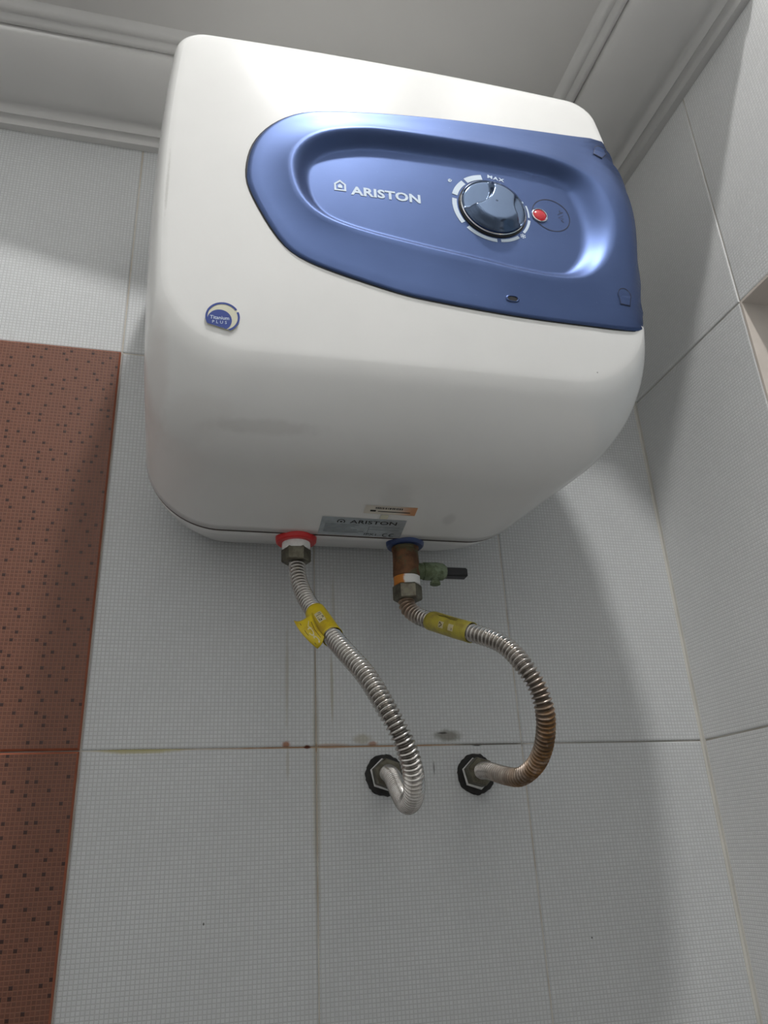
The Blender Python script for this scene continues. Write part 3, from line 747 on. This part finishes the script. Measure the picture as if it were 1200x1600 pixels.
class Path:
    def __init__(s, P):
        s.Q = spline(P); s.L = [0]
        for a, b in zip(s.Q, s.Q[1:]): s.L.append(s.L[-1]+(b-a).length)
        s.N = []; u = Vector((1, 0, 0))
        for i in range(len(s.Q)):
            t = s.tan_i(i); u = (u-t*u.dot(t)).normalized(); s.N.append(u.copy())
    def tan_i(s, i): return (s.Q[min(i+1, len(s.Q)-1)]-s.Q[max(i-1, 0)]).normalized()
    def at(s, d):
        import bisect
        i = min(max(bisect.bisect(s.L, d)-1, 0), len(s.Q)-2); f = (d-s.L[i])/(s.L[i+1]-s.L[i])
        p = s.Q[i].lerp(s.Q[i+1], f); t = s.tan_i(i).lerp(s.tan_i(i+1), f).normalized(); n = s.N[i].lerp(s.N[i+1], f); n = (n-t*n.dot(t)).normalized()
        return p, t, n, n.cross(t)
    def near(s, q):
        q = Vector(q); i = min(range(len(s.Q)), key=lambda k: (s.Q[k]-q).length); return s.L[i]
R_OUT, R_IN, PITCH, NS = .0077, .0052, .0038, 28
def corrugated(path, parent, rustf):
    T = path.L[-1]; per = 8; n = int(T/PITCH)*per; V = []; F = []; rust = []; grime_shade = []
    for i in range(n+1):
        d = T*i/n; p, t, u, v = path.at(d); ph = 2*math.pi*i/per
        r = (R_OUT+R_IN)/2+(R_OUT-R_IN)/2*(2*(.5+.5*math.cos(ph))**1.25-1)
        for k in range(NS):
            a = 2*math.pi*k/NS; dr = u*math.cos(a)+v*math.sin(a)
            V.append(p+dr*r); rust.append(rustf(d/T, p, dr, math.cos(ph))); grime_shade.append(max(0, .7-math.cos(ph))/1.7)  # valleys darkened: grime plus groove shade painted into the colour
    for i in range(n):
        for k in range(NS): F.append((i*NS+k, i*NS+(k+1) % NS, (i+1)*NS+(k+1) % NS, (i+1)*NS+k))
    o = mk('corrugated_tube', V, F, M_hose, parent, True)
    at = o.data.attributes.new('rust', 'FLOAT', 'POINT'); at.data.foreach_set('value', rust)
    at = o.data.attributes.new('grime_shade', 'FLOAT', 'POINT'); at.data.foreach_set('value', grime_shade)
    return o
def hexnut(name, origin, axis, h, r, mat, parent, ref=None, phase=0.):
    return lathe(name, origin, axis, [(0, r*.80), (0, r*.93), (.0012, r), (h-.0012, r), (h, r*.93), (h, r*.72)], mat, parent, 6, ref, phase, 20)
def tag_mat(name, c1, c2, dirt):
    t = NT(name); f = t.ramp(t.noise(70, 4, .6), .4, .75)
    t.set(Base_Color=t.mix(f, c1, c2), Roughness=.4); return t.m
M_yel = tag_mat('yellow_tag_vinyl', srgb(206, 182, 24), srgb(176, 146, 26), 0); M_yel2 = tag_mat('faded_yellow_vinyl', srgb(178, 166, 60), srgb(140, 124, 62), 0)
M_tagw = plain('tag_white_print', srgb(205, 196, 160), .5, var=.1)
M_tagk = plain('tag_black_print', srgb(70, 56, 22), .5)
def sleeve(path, d0, d1, mat, parent, slant=0.):
    V = []; F = []; nl = 14; n = 40; r = R_OUT+.0006
    for rad in (r, r+.0004):
        for i in range(nl+1):
            for k in range(n):
                a = 2*math.pi*k/n; d = d0+(d1-d0)*i/nl+slant*math.cos(a)*(1-i/nl); p, t, u, v = path.at(d)
                V.append(p+(u*math.cos(a)+v*math.sin(a))*rad)
    B = (nl+1)*n
    for i in range(nl):
        for k in range(n):
            a, b, c, d = i*n+k, i*n+(k+1) % n, (i+1)*n+(k+1) % n, (i+1)*n+k
            F += [(B+a, B+b, B+c, B+d), (d, c, b, a)]
    for k in range(n): F += [(k, (k+1) % n, B+(k+1) % n, B+k), (nl*n+k, B+nl*n+k, B+nl*n+(k+1) % n, nl*n+(k+1) % n)]
    return mk('hose_tag', V, F, mat, parent, True)
def tag_marks(path, dc, ang, marks, mat, parent, name, off=.0012):
    def place(u, v, o):
        p, t, a, b = path.at(dc+u); th = ang+v/(R_OUT+.001); return p+(a*math.cos(th)+b*math.sin(th))*(R_OUT+off+o)
    return decal(name, *marks, mat, parent, place, 0.)
def facing(path, d, to=Vector((0, -.72, 0))):
    p, t, u, v = path.at(d); w = to-p; return math.atan2(w.dot(v), w.dot(u))
def glyphs(seed, w, h, n):
    random.seed(seed); P = []
    for i in range(n):
        x0 = -w/2+w*(i+.15)/n; x1 = -w/2+w*(i+.8)/n
        pts = [(random.choice((x0, x1, (x0+x1)/2)), random.choice((-h/2, 0, h/2))) for _ in range(4)]
        for a, b in zip(pts, pts[1:]):
            if a != b: P.append(stroke([a, b], .0007))
    return merge(*P)

hose1 = thing('water_hose', 'clean silver corrugated hose hanging from the red collar of the heater', 'hose', LEFT[0], 'corrugated hoses under the water heater')
p1 = Path(LEFT); corrugated(p1, hose1, lambda s, p, d, c: .04)
hexnut('hose_nut', (PX1, PY, .2385), (0, 0, 1), .0128, .0132, M_nut, hose1, (1, 0, 0), math.radians(-8))
d0, d1 = p1.near((.1055, -.101, .183)), p1.near((.1140, -.131, .155))
tg = sleeve(p1, d0, d1, M_yel, hose1); tg['label'] = 'yellow tag with a torn loose flap'
dc = (d0+d1)/2; ang = facing(p1, dc)
tag_marks(p1, dc, ang+.1, grid2(.014, .006, 6, 4), M_tagw, tg, 'tag_print')
tag_marks(p1, dc, ang+.1, glyphs(5, .013, .0045, 4), M_tagk, tg, 'tag_print', .0014)
# the torn flap: a curled sheet leaving the sleeve on its lower left side
fl = [[(.0985, -.1265, .1755), (.0972, -.1330, .1680), (.0992, -.1405, .1590), (.1040, -.1480, .1500)],
      [(.0925, -.1310, .1690), (.0930, -.1370, .1630), (.0960, -.1440, .1540), (.1030, -.1500, .1455)],
      [(.0868, -.1330, .1640), (.0885, -.1375, .1590), (.0935, -.1430, .1500), (.1012, -.1475, .1425)],
      [(.0830, -.1290, .1680), (.0850, -.1350, .1590), (.0920, -.1400, .1490), (.0995, -.1430, .1420)]]
def patch(Pg, nu=12, nv=12, thick=.0004):
    Pg = [[Vector(p) for p in r] for r in Pg]
    def bz(p, t): return p[0]*(1-t)**3+3*p[1]*t*(1-t)**2+3*p[2]*t*t*(1-t)+p[3]*t**3
    def S_(u, v): return bz([bz(r, v) for r in Pg], u)
    V = []
    for sgn in (0, 1):
        for i in range(nu+1):
            for j in range(nv+1):
                u, v = i/nu, j/nv; p = S_(u, v); a = S_(min(u+.01, 1), v)-S_(max(u-.01, 0), v); b = S_(u, min(v+.01, 1))-S_(u, max(v-.01, 0))
                V.append(p+a.cross(b).normalized()*thick*sgn)
    W = nv+1; B = (nu+1)*W; F = []
    for i in range(nu):
        for j in range(nv):
            a, b, c, d = i*W+j, i*W+j+1, (i+1)*W+j+1, (i+1)*W+j; F += [(a, b, c, d), (B+d, B+c, B+b, B+a)]
    for i in range(nu): F += [(i*W, (i+1)*W, B+(i+1)*W, B+i*W), (i*W+nv, B+i*W+nv, B+(i+1)*W+nv, (i+1)*W+nv)]
    for j in range(nv): F += [(j, B+j, B+j+1, j+1), (nu*W+j, nu*W+j+1, B+nu*W+j+1, B+nu*W+j)]
    return V, F, S_
fl = [[(x+.0025, y+.0125, z+.0035) for x, y, z in r] for r in fl]
V, F, SF = patch(fl); flap = mk('tag_flap', V, F, M_yel, tg, True)
def flap_at(u, v, off):
    p = SF(min(max(u, 0), 1), min(max(v, 0), 1)); w = (Vector((0, -.72, 0))-p).normalized(); return p+w*off
ring_ = ring2(.10, .15, 0, 300, 16, (.45, .55)); ring_b = ring2(.07, .12, 60, 320, 14, (.50, .82))
decal('tag_print', *merge(ring_, ring_b, stroke([(.25, .2), (.4, .35), (.3, .5)], .05)), M_tagw, tg, flap_at, .0008)
decal('tag_print', *merge(stroke([(.7, .1), (.72, .5), (.8, .9)], .035), stroke([(.16, .3), (.2, .6), (.22, .9)], .03)), M_tagk, tg, flap_at, .0008)
hexnut('hose_nut', (.1832, -.0075, .0622), (-.03, -1, -.02), .0155, .0130, M_nut, hose1, (0, 0, 1), math.radians(10))

hose2 = thing('water_hose', 'rust browned corrugated hose curving from the copper safety valve to the wall', 'hose', RIGHT[0], 'corrugated hoses under the water heater')
p2 = Path(RIGHT)
def rust2(s, p, d, c):
    a = sst(.36, .60, s)*(1-sst(.74, .97, s)); low = .5+.5*max(-1, min(1, (-d.z*.5+d.x*.5-d.y*.35)))
    top = (1-sst(.02, .13, s))*.75
    return min(1, a*(.50+.85*low)*(1. if c < .3 else .8)+top+.08)
corrugated(p2, hose2, rust2)
hexnut('hose_nut', (PX2-.0005, PY, .2062), (0, 0, 1), .0140, .0134, M_nut, hose2, (1, 0, 0), math.radians(-12))
d0, d1 = p2.near((.2100, -.092, .1805)), p2.near((.2300, -.131, .160))
tg2 = sleeve(p2, d0, d1, M_yel2, hose2, .003); tg2['label'] = 'faded yellow tag wrapped tight'
dc = (d0+d1)/2; ang = facing(p2, dc)
for q in (-.004, .008): tag_marks(p2, dc+q, ang-.1, grid2(.006, .0055, 4, 4), M_tagw, tg2, 'tag_print')
for q in (-.004, .008): tag_marks(p2, dc+q, ang-.1, glyphs(8+int(q*1000), .005, .004, 1), M_tagk, tg2, 'tag_print', .0014)
tag_marks(p2, dc, ang+.75, merge(stroke([(-.012, 0), (-.004, .0006), (.004, -.0004), (.011, .0003)], .0006), stroke([(-.01, .002), (.0, .0014), (.01, .002)], .0006)), M_tagk, tg2, 'tag_print', .0014)
hexnut('hose_nut', (.2706, -.0075, .0612), (-.03, -1, 0), .0155, .0130, M_nut, hose2, (0, 0, 1), math.radians(14))

valve = thing('safety_valve', 'corroded copper safety valve with green side arm under the blue collar', 'valve', (PX2, PY, .22))
random.seed(11); wobs = [random.uniform(.975, 1.02) for _ in range(400)]
lathe('valve_body', (PX2-.0003, PY, .2285), (0, 0, 1), [(0, .009), (0, .0118), (.0015, .0124), (.012, .0123), (.020, .0121), (.0255, .0119), (.0262, .0127), (.0285, .0127), (.029, .0118), (.029, .009)], M_copper, valve, 36, wob=lambda i, k: wobs[(i*7+k*3) % 400])
def tape_mat():
    t = NT('rust_stained_tape'); x = t.xyz()[0]; n = t.noise(160, 3)
    f = t.ramp(t.math('MULTIPLY_ADD', n, .006, x), PX2-.0035, PX2-.0010, 1., 0.)
    t.set(Base_Color=t.mix(f, (.78, .78, .76), srgb(196, 122, 44)), Roughness=.6); t.bump(t.noise(300, 2), .3, .0006); return t.m
lathe('thread_tape', (PX2-.0003, PY, .2200), (0, 0, 1), [(0, .009), (0, .0116), (.0008, .0122), (.0045, .0120), (.0080, .0122), (.0085, .0114), (.0085, .009)], tape_mat(), valve, 36, wob=lambda i, k: wobs[(i*5+k*2) % 400]*.5+.5)
lathe('spring_housing', (PX2+.0095, PY, .2350), (1, 0, 0), [(0, .006), (0, .0074), (.006, .0076), (.0065, .0084), (.019, .0086), (.0255, .0078), (.0285, .0056), (.0287, .002)], M_verdigris, valve, 24, wob=lambda i, k: wobs[(i*9+k) % 400])
lathe('drain_spout', (PX2+.0265, PY-.001, .2305), (0, 0, -1), [(0, .0036), (.0055, .0036), (.0060, .0047), (.0085, .0049), (.0090, .0040), (.0090, .0022)], M_verdigris, valve, 20)
bm = bmesh.new(); vs = box(bm, (PX2+.0370, PY-.0050, .2298), (PX2+.0580, PY+.0050, .2384))
bmesh.ops.bevel(bm, geom=list(bm.edges), offset=.0010, segments=2, affect='EDGES')
from_bm('release_lever', bm, M_black, valve)['label'] = 'black plastic release lever'

M_soot = plain('black_mastic', (.014, .013, .012), .65, sc=150, var=.4, bump=.5)
for x, z, name in ((.1846, .0620, 'black ringed wall outlet feeding the silver hose'), (.2722, .0608, 'black ringed wall outlet feeding the rusty hose')):
    out = thing('wall_outlet', name, 'pipe outlet', (x, 0, z), 'pipe outlets low on the tiled wall')
    random.seed(int(x*1000)); ww = [random.uniform(.985, 1.012)*(1+.02*math.sin(_*.7+x*90)+.015*math.sin(_*1.9)) for _ in range(60)]
    lathe('wall_ring', (x, -.0004, z), (0, -1, 0), [(0, .0105), (0, .0182), (.0012, .0182), (.0026, .0172), (.0030, .0145), (.0026, .0105)], M_soot, out, 60, wob=lambda i, k: ww[k] if 0 < i < 4 else 1)
    lathe('pipe_stub', (x, .004, z), (0, -1, 0), [(0, .0085), (.010, .0085), (.010, .006)], M_nut, out, 24)
    lathe('thread_tape', (x-.0004, -.0034, z), (-.02, -1, 0), [(0, .0090), (0, .0142), (.0016, .0146), (.0036, .0138), (.0036, .0092)], M_ptfe, out, 6, (0, 0, 1), math.radians(12), 60)
